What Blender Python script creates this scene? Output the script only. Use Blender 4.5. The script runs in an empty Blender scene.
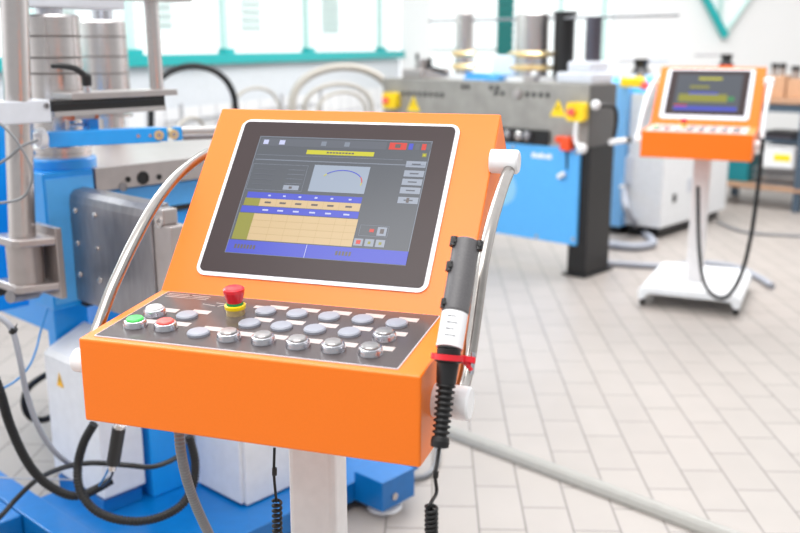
import bpy, math, random
from mathutils import Vector, Matrix
random.seed(4)
S = bpy.context.scene
COL = S.collection
PI = math.pi

# ------------------------------------------------------------------ camera
FPX, PITCH, ROLL, CAMZ = 928.67, 0.2345, 0.0017, 1.4
FW = Vector((0, math.cos(PITCH), -math.sin(PITCH)))
R0 = Vector((1, 0, 0)); U0 = Vector((0, math.sin(PITCH), math.cos(PITCH)))
RT = R0*math.cos(ROLL) - U0*math.sin(ROLL)
UP = U0*math.cos(ROLL) + R0*math.sin(ROLL)
CO = Vector((0, 0, CAMZ))
def ray(u, v): return RT*((u-400)/FPX) - UP*((v-266.5)/FPX) + FW
def P(u, v, Y):                       # world point seen at (u,v) standing at depth Y
    r = ray(u, v); return CO + r*(Y/r.y)
def G(u, v, z=0.0):                   # world point seen at (u,v) at height z
    r = ray(u, v); return CO + r*((z-CAMZ)/r.z)
cam = bpy.data.cameras.new('camera'); co = bpy.data.objects.new('camera', cam); COL.objects.link(co)
m3 = Matrix((RT, UP, -FW)).transposed()
co.matrix_world = Matrix.Translation(CO) @ m3.to_4x4()
cam.sensor_width = 36; cam.lens = FPX/800*36; cam.clip_start = .05; cam.clip_end = 200
cam.dof.use_dof = True; cam.dof.focus_distance = 1.55; cam.dof.aperture_fstop = 3.2
S.camera = co

# ------------------------------------------------------------------ materials
def lin(c): return tuple(((x/255)/12.92 if x/255 <= .04045 else ((x/255+.055)/1.055)**2.4) for x in c)
MC = {}
def mat(name, rgb, rough=.5, metal=0.0, noise=0.04, scale=30, emit=0, bump=0, coat=0, stretch=None, spec=.5):
    if name in MC: return MC[name]
    m = bpy.data.materials.new(name); m.use_nodes = True
    nt = m.node_tree; b = nt.nodes['Principled BSDF']
    c = lin(rgb)
    b.inputs['Roughness'].default_value = rough; b.inputs['Metallic'].default_value = metal
    b.inputs['Specular IOR Level'].default_value = spec
    if coat: b.inputs['Coat Weight'].default_value = coat; b.inputs['Coat Roughness'].default_value = .06
    tc = nt.nodes.new('ShaderNodeTexCoord'); nz = nt.nodes.new('ShaderNodeTexNoise')
    nz.inputs['Scale'].default_value = scale; nz.inputs['Detail'].default_value = 4
    src = tc.outputs['Object']
    if stretch:
        mp = nt.nodes.new('ShaderNodeMapping'); mp.inputs['Scale'].default_value = stretch
        nt.links.new(src, mp.inputs['Vector']); src = mp.outputs['Vector']
    nt.links.new(src, nz.inputs['Vector'])
    rp = nt.nodes.new('ShaderNodeValToRGB')
    rp.color_ramp.elements[0].position = .3; rp.color_ramp.elements[1].position = .7
    rp.color_ramp.elements[0].color = tuple(x*(1-noise) for x in c) + (1,)
    rp.color_ramp.elements[1].color = tuple(min(1, x*(1+noise)) for x in c) + (1,)
    nt.links.new(nz.outputs['Fac'], rp.inputs['Fac']); nt.links.new(rp.outputs['Color'], b.inputs['Base Color'])
    if emit:
        nt.links.new(rp.outputs['Color'], b.inputs['Emission Color']); b.inputs['Emission Strength'].default_value = emit
    if bump:
        bp = nt.nodes.new('ShaderNodeBump'); bp.inputs['Strength'].default_value = bump; bp.inputs['Distance'].default_value = .002
        nt.links.new(nz.outputs['Fac'], bp.inputs['Height']); nt.links.new(bp.outputs['Normal'], b.inputs['Normal'])
    MC[name] = m; return m
ORANGE = mat('orange_powder_coat', (250, 122, 12), .38, noise=.015, scale=300, bump=.03)
WHITEP = mat('white_paint', (236, 238, 240), .35)
WHITEPL = mat('white_plastic', (240, 240, 242), .3)
BEZEL = mat('dark_bezel', (60, 49, 50), .3, noise=.02, spec=.22)
PLATE = mat('keypad_foil', (84, 76, 76), .2, noise=.03, spec=.4)
PLEDGE = mat('keypad_edge', (205, 205, 212), .4)
STICK = mat('label_sticker', (198, 184, 180), .35)
BTNG = mat('grey_button_cap', (150, 153, 164), .35)
CHROME = mat('button_chrome', (200, 200, 206), .22, 1)
CAPM = mat('metal_button_cap', (160, 158, 158), .3, .7)
GREEN = mat('green_cap', (70, 205, 90), .35, emit=.15)
REDB = mat('red_cap', (236, 92, 84), .35, emit=.1)
WHCAP = mat('white_cap', (240, 240, 240), .3)
ERED = mat('emergency_red', (225, 30, 45), .25, coat=.4)
EYEL = mat('emergency_yellow', (250, 215, 20), .4)
EGRN = mat('emergency_green', (20, 150, 80), .4)
STEEL = mat('brushed_steel', (206, 200, 198), .27, 1, .03, 40, stretch=(1, 1, 6))
STEELR = mat('satin_steel_rail', (164, 159, 155), .24, 1, .04, 80)
MILL = mat('milled_steel', (186, 178, 176), .34, .9, .05, 25)
DARKST = mat('dark_rolled_steel', (150, 147, 150), .36, .85, .15, 14, stretch=(1, 6, 1))
BLUE = mat('machine_blue', (22, 156, 238), .3, noise=.03, coat=.3)
BLUED = mat('machine_blue_base', (0, 108, 182), .3, noise=.05, coat=.15)
BLUEL = mat('machine_light_blue', (88, 176, 242), .4, noise=.03)
BLACK = mat('black_plastic', (24, 24, 26), .42)
BLACKR = mat('black_rubber', (12, 12, 14), .5, noise=.2, scale=80)
BLACKM = mat('black_painted_metal', (20, 18, 19), .45)
GRIP = mat('grip_plastic', (98, 96, 98), .42, noise=.1, scale=400)
LGREY = mat('light_grey_paint', (212, 216, 224), .38)
CABW = mat('cabinet_grey_white', (226, 227, 230), .4)
GREYC = mat('grey_hose', (158, 162, 172), .45)
GREYD = mat('grey_conduit', (128, 130, 134), .45)
GREYL = mat('grey_column', (224, 222, 222), .45)
BEIGEH = mat('beige_hose', (184, 178, 168), .55)
BWIRE = mat('blue_wire', (40, 130, 200), .4)
YEL = mat('warning_yellow', (252, 214, 20), .45)
YELO = mat('warning_amber', (250, 190, 30), .45)
TEAL = mat('teal_frame', (20, 172, 172), .4)
TEALP = mat('pale_teal_frame', (206, 234, 228), .45)
TEALD = mat('dark_teal_slats', (14, 120, 116), .45)
COPPER = mat('copper', (190, 110, 80), .35, .9)
GOLD = mat('brass', (238, 214, 160), .28, .75)
WOOD = mat('wood_board', (176, 138, 110), .55, noise=.12, scale=12, stretch=(1, 12, 1))
CARD = mat('cardboard', (190, 148, 116), .75, noise=.06)
SLATE = mat('slate_grey_steel', (70, 86, 102), .5)
ORRED = mat('orange_red_plastic', (240, 80, 30), .4)
PINKW = mat('display_frame_paint', (242, 240, 246), .35)
def emis(name, rgb, st=1.0):
    if name in MC: return MC[name]
    m = bpy.data.materials.new(name); m.use_nodes = True; b = m.node_tree.nodes['Principled BSDF']
    c = lin(rgb)+(1,)
    b.inputs['Base Color'].default_value = tuple(x*.25 for x in c[:3])+(1,)
    b.inputs['Emission Color'].default_value = c
    b.inputs['Emission Strength'].default_value = st; b.inputs['Roughness'].default_value = .22; b.inputs['Specular IOR Level'].default_value = .3
    MC[name] = m; return m
ES = .58
S_BG = emis('screen_background', (92, 96, 104), ES); S_PAN = emis('screen_panel', (100, 104, 114), ES); S_LINE = emis('screen_line', (130, 138, 152), ES)
S_YEL = emis('screen_yellow', (205, 200, 50), ES); S_GR = emis('screen_graph', (160, 172, 190), ES); S_BLU = emis('screen_blue', (78, 88, 205), ES)
S_TAN = emis('screen_tan', (214, 186, 142), ES); S_OLV = emis('screen_olive', (150, 148, 62), ES); S_RED = emis('screen_red', (215, 70, 62), ES)
S_BTN = emis('screen_button', (158, 166, 182), ES); S_DK = emis('screen_dark_mark', (104, 96, 96), ES); S_DTAN = emis('screen_grid', (196, 168, 120), ES)
S_LBL = emis('screen_white_mark', (200, 205, 240), ES); S_GRN = emis('screen_green', (70, 150, 90), ES)

def glassmat():
    m = bpy.data.materials.new('window_glass'); m.use_nodes = True; nt = m.node_tree; nt.nodes.clear()
    o = nt.nodes.new('ShaderNodeOutputMaterial'); t = nt.nodes.new('ShaderNodeBsdfTransparent'); g = nt.nodes.new('ShaderNodeBsdfGlossy')
    mx = nt.nodes.new('ShaderNodeMixShader'); fr = nt.nodes.new('ShaderNodeValue'); fr.outputs[0].default_value = .05
    t.inputs['Color'].default_value = (.96, .98, .975, 1); g.inputs['Roughness'].default_value = .02
    nt.links.new(fr.outputs[0], mx.inputs[0]); nt.links.new(t.outputs[0], mx.inputs[1]); nt.links.new(g.outputs[0], mx.inputs[2]); nt.links.new(mx.outputs[0], o.inputs[0])
    return m
GLASS = glassmat()

def brickmat(name, c1, c2, mortar, bw, rh, ms, rough, offset=.5, smooth=.1, bump=.3):
    m = bpy.data.materials.new(name); m.use_nodes = True; nt = m.node_tree; b = nt.nodes['Principled BSDF']
    uv = nt.nodes.new('ShaderNodeUVMap'); br = nt.nodes.new('ShaderNodeTexBrick')
    br.offset = offset; br.offset_frequency = 2; br.squash = 1
    for k, v in (('Scale', 1), ('Brick Width', bw), ('Row Height', rh), ('Mortar Size', ms), ('Mortar Smooth', smooth), ('Bias', 0)): br.inputs[k].default_value = v
    br.inputs['Color1'].default_value = lin(c1)+(1,); br.inputs['Color2'].default_value = lin(c2)+(1,); br.inputs['Mortar'].default_value = lin(mortar)+(1,)
    nt.links.new(uv.outputs[0], br.inputs['Vector'])
    nz = nt.nodes.new('ShaderNodeTexNoise'); nz.inputs['Scale'].default_value = 7; nz.inputs['Detail'].default_value = 6
    nt.links.new(uv.outputs[0], nz.inputs['Vector'])
    mx = nt.nodes.new('ShaderNodeMix'); mx.data_type = 'RGBA'; mx.blend_type = 'MULTIPLY'; mx.inputs[0].default_value = .12
    nt.links.new(br.outputs['Color'], mx.inputs[6]); nt.links.new(nz.outputs['Fac'], mx.inputs[7]); nt.links.new(mx.outputs[2], b.inputs['Base Color'])
    b.inputs['Roughness'].default_value = rough
    bp = nt.nodes.new('ShaderNodeBump'); bp.inputs['Strength'].default_value = bump; bp.inputs['Distance'].default_value = .002; bp.invert = True
    nt.links.new(br.outputs['Fac'], bp.inputs['Height']); nt.links.new(bp.outputs['Normal'], b.inputs['Normal'])
    return m

# ------------------------------------------------------------------ mesh builder
def spline(pts, n=8, closed=False):
    pts = [Vector(p) for p in pts]
    if len(pts) < 3: return pts
    out = []
    for i in range(len(pts)-1):
        p0 = pts[max(i-1, 0)]; p1 = pts[i]; p2 = pts[i+1]; p3 = pts[min(i+2, len(pts)-1)]
        for k in range(n):
            t = k/n
            out.append(.5*((2*p1)+(p2-p0)*t+(2*p0-5*p1+4*p2-p3)*t*t+(3*p1-p0-3*p2+p3)*t*t*t))
    out.append(pts[-1]); return out
class MB:
    def __init__(s, M=None): s.v = []; s.f = []; s.mi = []; s.sm = []; s.mats = []; s.M = M or Matrix.Identity(4)
    def m(s, mt):
        if mt not in s.mats: s.mats.append(mt)
        return s.mats.index(mt)
    def add(s, vs, fs, mt, smooth=False):
        k = len(s.v); s.v += [s.M @ Vector(p) for p in vs]; i = s.m(mt)
        for q in fs: s.f.append([a+k for a in q]); s.mi.append(i); s.sm.append(smooth)
        return s
    def box(s, x0, x1, y0, y1, z0, z1, mt):
        vs = [(x, y, z) for z in (z0, z1) for y in (y0, y1) for x in (x0, x1)]
        return s.add(vs, [(0, 2, 3, 1), (4, 5, 7, 6), (0, 1, 5, 4), (2, 6, 7, 3), (0, 4, 6, 2), (1, 3, 7, 5)], mt)
    def prism(s, prof, lo, hi, axis, mt):    # prof: 2d points in the two other axes
        n = len(prof); vs = []
        for t in (lo, hi):
            for a, b in prof: vs.append({'x': (t, a, b), 'y': (a, t, b), 'z': (a, b, t)}[axis])
        fs = [tuple(range(n))[::-1], tuple(range(n, 2*n))] + [(i, (i+1) % n, n+(i+1) % n, n+i) for i in range(n)]
        return s.add(vs, fs, mt)
    def ring(s, c, t, nrm, r, n):
        b = t.cross(nrm)
        return [c + nrm*(r*math.cos(2*PI*k/n)) + b*(r*math.sin(2*PI*k/n)) for k in range(n)]
    def tube(s, pts, r, mt, n=12, cap=True):
        pts = [Vector(p) for p in pts]; rs = r if isinstance(r, list) else [r]*len(pts)
        t = (pts[1]-pts[0]).normalized(); nr = t.orthogonal().normalized(); vs = []; N = len(pts)
        for i, p in enumerate(pts):
            t2 = (pts[min(i+1, N-1)]-pts[max(i-1, 0)])
            t2 = t2.normalized() if t2.length > 1e-9 else t
            nr = (nr - t2*nr.dot(t2)).normalized(); t = t2
            vs += s.ring(p, t, nr, rs[i], n)
        fs = [(i*n+k, i*n+(k+1) % n, (i+1)*n+(k+1) % n, (i+1)*n+k) for i in range(N-1) for k in range(n)]
        s.add(vs, fs, mt, True)
        if cap:
            s.add(vs[:n], [tuple(range(n))[::-1]], mt); s.add(vs[-n:], [tuple(range(n))], mt)
        return s
    def cyl(s, p0, p1, r0, mt, r1=None, n=24): return s.tube([p0, p1], [r0, r0 if r1 is None else r1], mt, n)
    def lathe(s, prof, o, ax, mt, n=28):       # prof (r,h); consecutive sharp rings
        o = Vector(o); ax = Vector(ax).normalized(); nr = ax.orthogonal().normalized()
        for (r0, h0), (r1, h1) in zip(prof[:-1], prof[1:]):
            a = s.ring(o+ax*h0, ax, nr, max(r0, 1e-5), n); b = s.ring(o+ax*h1, ax, nr, max(r1, 1e-5), n)
            s.add(a+b, [(k, (k+1) % n, n+(k+1) % n, n+k) for k in range(n)], mt, True)
        return s
    def poly(s, pts, mt): return s.add(pts, [tuple(range(len(pts)))], mt)
    def ball(s, c, r, mt, n=14, sz=1):
        c = Vector(c); prof = [(r*math.sin(PI*i/8), -r*sz*math.cos(PI*i/8)) for i in range(9)]
        return s.lathe(prof, c, (0, 0, 1), mt, n)
    def build(s, name, parent=None, bevel=0, seg=2, local=False):
        vs = s.v; off = Vector((0, 0, 0))
        if parent is None and not local:
            off = Vector((sum(p.x for p in vs)/len(vs), sum(p.y for p in vs)/len(vs), min(p.z for p in vs)))
        me = bpy.data.meshes.new(name); me.from_pydata([tuple(p-off) for p in vs], [], s.f)
        for mt in s.mats: me.materials.append(mt)
        me.polygons.foreach_set('material_index', s.mi); me.polygons.foreach_set('use_smooth', s.sm); me.update()
        o = bpy.data.objects.new(name, me); o.location = off; COL.objects.link(o)
        if parent is not None: o.parent = parent
        if bevel:
            b = o.modifiers.new('bevel', 'BEVEL'); b.width = bevel; b.segments = seg; b.limit_method = 'ANGLE'; b.angle_limit = math.radians(50); b.harden_normals = False
        return o
def empty(name, loc, rz=0):
    o = bpy.data.objects.new(name, None); o.empty_display_size = .1; o.location = loc; o.rotation_euler = (0, 0, rz); COL.objects.link(o); return o
def tag(o, label, cat=None, group=None, kind=None):
    if label: o['label'] = label
    if cat: o['category'] = cat
    if group: o['group'] = group
    if kind: o['kind'] = kind
    return o
def struct(mb, name, label=None, bevel=0):
    o = mb.build(name, bevel=bevel); o['kind'] = 'structure'
    if label: o['label'] = label
    return o
def cable(name, pts, r, mt, label, cat='cable', n=10, ribs=0, parent=None, group=None, k=8):
    sp = spline(pts, k)
    if ribs:                                 # corrugated: alternate radii at even arc length
        L = [0]
        for a, b in zip(sp[:-1], sp[1:]): L.append(L[-1]+(b-a).length)
        N = int(L[-1]/ribs*4); out = []; rs = []; j = 0
        for i in range(N+1):
            d = L[-1]*i/N
            while j < len(L)-2 and L[j+1] < d: j += 1
            t = (d-L[j])/max(1e-9, L[j+1]-L[j]); out.append(sp[j].lerp(sp[j+1], min(1, t)))
            rs.append(r*(1.0, .96, .74, .96)[i % 4])
        mb = MB().tube(out, rs, mt, n)
    else: mb = MB().tube(sp, r, mt, n)
    o = mb.build(name, parent)
    if parent is None: tag(o, label, cat, group)
    return o

# ================================================================== CONTROL CONSOLES
W2 = .2735; Y1, Z2 = .2309, .9822; Y2, Z3 = .479, 1.2824; Z0, Z1 = .8305, .9647
def panelM():                                # s along x, t up the slanted face, h out of it
    L = math.hypot(Y2-Y1, Z3-Z2); e = Vector((0, (Y2-Y1)/L, (Z3-Z2)/L)); nn = Vector((0, -e.z, e.y))
    M = Matrix(((1, 0, 0), (0, e.y, e.z), (0, nn.y, nn.z))).transposed().to_4x4(); M.translation = (0, Y1, Z2); return M
def keyM():
    L = math.hypot(Y1, Z2-Z1); e = Vector((0, Y1/L, (Z2-Z1)/L)); nn = Vector((0, -e.z, e.y))
    M = Matrix(((1, 0, 0), (0, e.y, e.z), (0, nn.y, nn.z))).transposed().to_4x4(); M.translation = (0, 0, Z1); return M
PM, KM = panelM(), keyM()
def rrect(x0, x1, y0, y1, r, n=6):
    out = []
    for cx, cy, a in ((x1-r, y1-r, 0), (x0+r, y1-r, PI/2), (x0+r, y0+r, PI), (x1-r, y0+r, 1.5*PI)):
        for k in range(n+1): out.append((cx+r*math.cos(a+k*PI/2/n), cy+r*math.sin(a+k*PI/2/n)))
    return out
def button(root, s, t, kind):
    b = MB(KM)
    if kind == 'flat':
        b.lathe([(.0, .0), (.0175, .0), (.0175, .0035), (.0155, .0055)], (s, t, .002), (0, 0, 1), BTNG); b.lathe([(.0155, .0055), (.0, .006)], (s, t, .002), (0, 0, 1), BTNG)
        o = b.build('push_button', root); o['label'] = 'flat grey push button'
        return
    b.lathe([(.0185, 0), (.0185, .003), (.0175, .009), (.0165, .012), (.0145, .0125), (.0, .0125)], (s, t, .001), (0, 0, 1), CHROME if kind == 'metal' else MC['button_chrome'])
    o = b.build('push_button', root); o['label'] = {'metal': 'raised metallic push button', 'green': 'push button with green cap', 'red': 'push button with red cap', 'white': 'push button with white cap'}[kind]
    c = MB(KM); mt = {'metal': CAPM, 'green': GREEN, 'red': REDB, 'white': WHCAP}[kind]
    c.lathe([(.0135, .0), (.0135, .003), (.012, .0045), (.0, .005)], (s, t, .0125), (0, 0, 1), mt)
    c.build('button_cap', o)
def screen(root, far):
    f = MB(PM)
    if far: out = FAROUT
    else: out = (-.2165, .2068, .0352, .3625)
    f.prism(rrect(*out, .018), 0, .003, 'z', PINKW); f.build('display_frame', root)
    inn = (-.2095, .199, .0432, .3565) if not far else FARIN
    z = MB(PM); z.prism(rrect(*inn, .010 if not far else .004), .003, .0048, 'z', BEZEL); bz = z.build('screen_bezel', root)
    d = MB(PM)
    def q(s0, s1, t0, t1, mt, lev=1): h = .0050+.00018*lev; d.box(s0, s1, t0, t1, .0049, h, mt)
    if far:
        q(-.173, .165, .09, .332, S_BG, 0); q(-.06, .06, .296, .31, S_YEL); q(-.1, .0, .24, .255, S_OLV); q(-.15, .1, .15, .2, S_OLV); q(-.15, .1, .128, .148, S_BG)
        q(-.165, .155, .095, .118, S_BLU); q(-.165, -.1, .12, .13, S_RED); q(.105, .135, .16, .185, S_GRN); q(-.1, .05, .2, .212, S_BLU)
        d.build('screen_display', bz); return
    q(-.1703, .1625, .0803, .3245, S_LINE, 0); q(-.1688, .161, .0818, .323, S_BG, 1)
    q(-.165, .08, .3035, .3195, S_PAN, 2); q(-.166, .158, .2725, .2745, S_LINE, 2); q(-.166, .116, .2835, .2842, S_LINE, 2)
    for a, b_ in ((-.160, -.150), (-.128, -.117), (-.045, -.035), (0, .01)): q(a, b_, .307, .3165, S_LBL if a < -.1 else S_LINE, 3)
    q(-.069, .0603, .2885, .2975, S_YEL, 2)
    for k in range(9): q(-.03+k*.006, -.0255+k*.006, .2915, .2945, S_DK, 3)
    q(.085, .117, .3045, .319, S_RED, 2); q(.096, .106, .308, .316, S_DK, 3)
    for a, mt in ((.121, S_BLU), (.133, S_PAN), (.145, S_RED), (.154, S_PAN)): q(a, a+.008, .3055, .318, mt, 2)
    q(.149, .157, .291, .299, S_OLV, 2); q(.151, .155, .2935, .2965, S_YEL, 3)
    # left parameter box with its small fields
    for (a, b_, c, e) in ((-.167, -.058, .2635, .2642), (-.167, -.058, .2095, .2102), (-.167, -.1664, .2095, .264), (-.0586, -.058, .2095, .264)): q(a, b_, c, e, S_LINE, 2)
    for k in range(4): q(-.094, -.062, .2535-k*.0095, .2542-k*.0095, S_LINE, 3); q(-.16, -.12, .252-k*.0105, .2535-k*.0105, S_PAN, 3)
    q(-.095, -.065, .212, .2215, S_BTN, 3); q(-.084, -.078, .2145, .219, S_DK, 4)
    q(-.0459, .0598, .2115, .2665, S_GR, 2)
    arc = []
    for k in range(25):
        a = 2.7-k*2.95/24; arc.append((.012+.038*math.cos(a)*1.02, .2335+.0235*math.sin(a), 0))
    for k in range(24):
        p, r_ = arc[k], arc[k+1]; mt = S_YEL if k < 2 or k > 21 else (S_RED if k > 17 else S_BLU)
        dx, dy = r_[0]-p[0], r_[1]-p[1]; L = math.hypot(dx, dy); nx, ny = -dy/L*.0009, dx/L*.0009; h = .0058
        d.poly([(p[0]-nx, p[1]-ny, h), (r_[0]-nx, r_[1]-ny, h), (r_[0]+nx, r_[1]+ny, h), (p[0]+nx, p[1]+ny, h)], mt)
    q(-.1605, .0588, .1925, .2045, S_BLU, 2); q(-.162, .059, .1765, .192, S_TAN, 2); q(-.162, -.132, .1765, .192, S_OLV, 3)
    q(-.164, .0595, .1625, .1755, S_BLU, 2); q(-.165, .061, .108, .161, S_TAN, 2); q(-.165, -.1355, .108, .161, S_OLV, 3)
    for t in (.1205, .134, .1475): q(-.135, .061, t, t+.0006, S_DTAN, 3)
    for s_ in (-.1, -.07, -.04, -.01, .02, .04): q(s_, s_+.0005, .108, .161, S_DTAN, 3); q(s_, s_+.0005, .1765, .192, S_DTAN, 3)
    for s_ in (-.122, -.093, -.063, -.032, -.002, .032): q(s_, s_+.012, .1825, .186, S_DK, 4); q(s_, s_+.011, .1672, .1702, S_LBL, 4); q(s_+.003, s_+.008, .197, .2, S_LBL, 4)
    q(-.169, .1625, .0812, .1062, S_BLU, 2); q(-.0202, -.0192, .0812, .106, S_LBL, 3)
    for k in range(7): q(-.155+k*.006, -.151+k*.006, .09, .098, S_DK, 3)
    for k in range(5): q(.035+k*.006, .039+k*.006, .09, .098, S_DK, 3)
    for t in (.2695, .2505, .2335, .2165, .197):
        q(.1235, .1595, t, t+.0125, S_BTN, 2); q(.134, .15, t+.005, t+.0075, S_PAN, 3)
    q(.1385, .1435, .1985, .208, S_DK, 4)
    for (a, b_, c, e) in ((.068, .1195, .1505, .1511), (.068, .1195, .13, .1306), (.068, .0686, .13, .151), (.1189, .1195, .13, .151)): q(a, b_, c, e, S_LINE, 2)
    q(.1, .1165, .132, .1485, S_BTN, 3); q(.105, .112, .136, .145, S_DK, 4); q(.086, .094, .138, .144, S_RED, 3)
    for k in range(3): q(.063+k*.0195, .079+k*.0195, .1108, .1245, S_BTN, 2)
    q(.067, .075, .114, .1215, S_RED, 3); q(.088, .093, .115, .12, S_OLV, 3); q(.1075, .1125, .115, .12, S_OLV, 3)
    d.build('screen_display', bz)
RAILL = [(.535, 1.19), (.482, 1.194), (.427, 1.185), (.356, 1.164), (.299, 1.137), (.258, 1.11), (.222, 1.082), (.191, 1.056), (.163, 1.03), (.136, 1.004), (.113, .977), (.092, .952), (.063, .925), (.04, .915)]
RAILR = [(.424, 1.206), (.40, 1.194), (.347, 1.172), (.271, 1.126), (.222, 1.078), (.192, 1.03), (.166, .985), (.136, .94), (.105, .915), (.07, .906)]
FAROUT = (-.232, .222, .040, .3715); FARIN = (-.211, .199, .066, .359)
def console(name, loc, rz, far):
    root = empty(name, loc, rz)
    h = MB(); h.prism([(0, Z0), (0, Z1), (Y1, Z2), (Y2, Z3), (.555, 1.19), (.262, .876), (.072, Z0)][::-1], -W2, W2, 'x', ORANGE)
    h.build('housing', root, bevel=.0035, seg=3)
    screen(root, far)
    k = MB(KM); k.prism(rrect(-.254, .237, .0125, .2265, .002, 2), 0, .0016, 'z', PLEDGE); k.prism(rrect(-.2525, .2355, .0145, .225, .002, 2), .0016, .002, 'z', PLATE if not far else mat('pale_keypad_foil', (206, 188, 186), .3))
    # printed lines of small writing and the line drawing in the plate's corner
    for i in range(3): k.box(-.245, -.205+.012*((i*7) % 3), .214-i*.007, .2155-i*.007, .002, .0022, STICK); k.box(-.2, -.165, .214-i*.007, .2155-i*.007, .002, .0022, STICK)
    for a, b_ in (((-.13, .175), (-.10, .205)), ((-.14, .19), (-.115, .188)), ((-.115, .188), (-.105, .17)), ((-.16, .18), (-.135, .176)), ((-.105, .205), (-.09, .2))):
        k.tube([(a[0], a[1], .0022), (b_[0], b_[1], .0022)], .0008, STICK, 5)
    k.build('keypad_plate', root)
    T1, T2, T3 = .057, .1135, .1705
    for s, t, kd in ((-.212, .062, 'green'), (-.2105, .115, 'white'), (-.159, .064, 'red'), (-.1548, .1205, 'flat'), (-.0984, .058, 'flat'),
                     (-.0398, T3, 'flat'), (.0152, T3+.001, 'flat'), (.0698, T3+.002, 'flat'), (.126, T3+.003, 'flat'), (.1831, T3, 'flat'),
                     (-.0399, T2, 'flat'), (.0144, T2+.001, 'flat'), (.0697, T2+.002, 'flat'), (.1255, T2+.003, 'flat'), (.1838, .110, 'metal'),
                     (-.0426, T1-.006, 'metal'), (.0136, T1-.005, 'metal'), (.0704, T1-.006, 'metal'), (.1261, T1-.006, 'metal'), (.1833, T1-.006, 'metal')):
        button(root, s, t, kd)
        l = MB(KM); l.box(s-.006, s+.027, t+.017, t+.0325, .0018, .0024, STICK); l.build('button_label', root)
    es = MB(KM); c = (-.0844, .152, .002)
    es.lathe([(.0, 0), (.015, .0), (.015, .009), (.0145, .009)], c, (0, 0, 1), GOLD); es.lathe([(.0145, .009), (.0168, .010), (.0172, .0155), (.014, .0165)], c, (0, 0, 1), EYEL)
    eo = es.build('emergency_stop', root); eo['label'] = 'emergency stop with yellow collar'
    g = MB(KM); g.lathe([(.0138, .0165), (.0138, .0205), (.012, .0205)], c, (0, 0, 1), EGRN); g.build('indicator_ring', eo)
    g = MB(KM); g.lathe([(.013, .0205), (.0145, .027), (.0172, .038), (.0172, .043), (.014, .0455), (.0, .046)], c, (0, 0, 1), ERED); g.build('stop_knob', eo)
    l = MB(KM); l.box(-.07, -.045, .185, .196, .0018, .0024, STICK); l.build('button_label', root)
    # steel rails at both sides, each on two white bosses
    rail = RAILL
    xr = W2+.032
    for sgn in (-1, 1):
        r = MB(); y0 = -.012 if sgn > 0 else 0
        pts = [(sgn*(W2+.012), .475, 1.19)] + [(sgn*xr, y+y0*0, z) for y, z in (rail if sgn < 0 else RAILR)]
        r.tube(spline(pts[1:], 6), .0102, STEELR if not far else WHITEP, 16)
        ro = r.build('handle_rail', root)
        for (y, z, rr) in (((.535, 1.18, .019), (.035, .915, .019)) if sgn < 0 else ((.415, 1.207, .0205), (.07, .905, .0245))):
            ml = .034 if sgn < 0 else (.045 if z > 1 else .052)
            m = MB(); m.lathe([(rr, 0), (rr, ml), (rr-.003, ml+.003), (0, ml+.003)], (sgn*(W2-.002), y, z), (sgn, 0, 0), WHITEPL); m.build('rail_mount', ro)
    # pedestal
    yb = .35; wt, wb = (.046, .049) if not far else (.046, .044)
    c = MB(); cx = .0 if far else -.034
    zt = .83+.0
    vs = []
    for z, w in ((.10, wb), (1.08 if False else 1.03, wt)):
        for x, y in rrect(-w+cx, w+cx, yb-.035, yb+.035, .012, 3): vs.append((x, y, z))
    n = len(vs)//2
    c.add(vs, [tuple(range(n))[::-1], tuple(range(n, 2*n))] + [(i, (i+1) % n, n+(i+1) % n, n+i) for i in range(n)], GREYL)
    c.build('pedestal_column', root)
    b = MB(); prof = [(-.265, .02), (-.265, .07), (-.235, .098), (.235, .098), (.265, .07), (.265, .02), (.235, .02), (.215, .055), (-.215, .055), (-.235, .02)]
    b.prism([(a+.006, z+.02) for a, z in prof][::-1], .10, .74, 'y', WHITEP); b.build('base_foot', root, bevel=.006)
    for x in (-.24, .25):
        for y in (.15, .69):
            w = MB(); w.cyl((x-.012, y, .025), (x+.012, y, .025), .025, BLACKR, n=18); w.cyl((x, y, .03), (x, y, .055), .01, STEEL)
            w.build('caster', root)
    return root
NC = console('operator_console', (-.2321, 1.2687, 0), -.3176, False)
tag(NC, 'large orange operator console in the foreground, sharp, with 20 push buttons under a slanted touchscreen', 'control console', 'orange operator consoles')
FC = console('operator_console', (1.4957, 4.7156, 0), -.4395, True)
tag(FC, 'smaller distant orange operator console on a white wheeled pedestal in front of white cabinet', 'control console', 'orange operator consoles')

# ------------------------------------------------------------------ hand held controller on the near console
cN, sN = math.cos(.3176), math.sin(.3176)
def nloc(Q): dx, dy = Q[0]+.2321, Q[1]-1.2687; return Vector((dx*cN-dy*sN, dx*sN+dy*cN, Q[2]))
def nworld(L): return Vector((-.2321+L[0]*cN+L[1]*sN, 1.2687-L[0]*sN+L[1]*cN, L[2]))
def xp(x0, u, v):                              # point on the console's side plane
    o = nloc(CO); r = nloc(CO+ray(u, v))-o; return nworld(o+r*((x0-o.x)/r.x))
HX = .300
a, b_ = xp(HX, 467, 241), xp(HX, 450, 343)
hc = empty('hand_controller', xp(HX, 447, 378), 0)
def hp(mb, name, par=None, bevel=0):
    par = par or hc; inv = Matrix.Translation(-hc.location); mb.v = [inv @ p for p in mb.v]; return mb.build(name, par, bevel)
ax = (b_-a).normalized(); L = (b_-a).length
g = MB(); g.lathe([(0, 0), (.0165, 0), (.0195, .002), (.0195, L*.70), (.0185, L*.72)], a, ax, GRIP, 32); grip = hp(g, 'grip_sleeve')
g = MB(); g.lathe([(.0185, L*.72), (.0185, L*1.05), (.0, L*1.05)], a, ax, WHITEPL, 32); o = hp(g, 'label_sleeve'); o['label'] = 'white printed label around the grip'
side = RT - ax*RT.dot(ax); side.normalize(); fwd = ax.cross(side)
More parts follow.
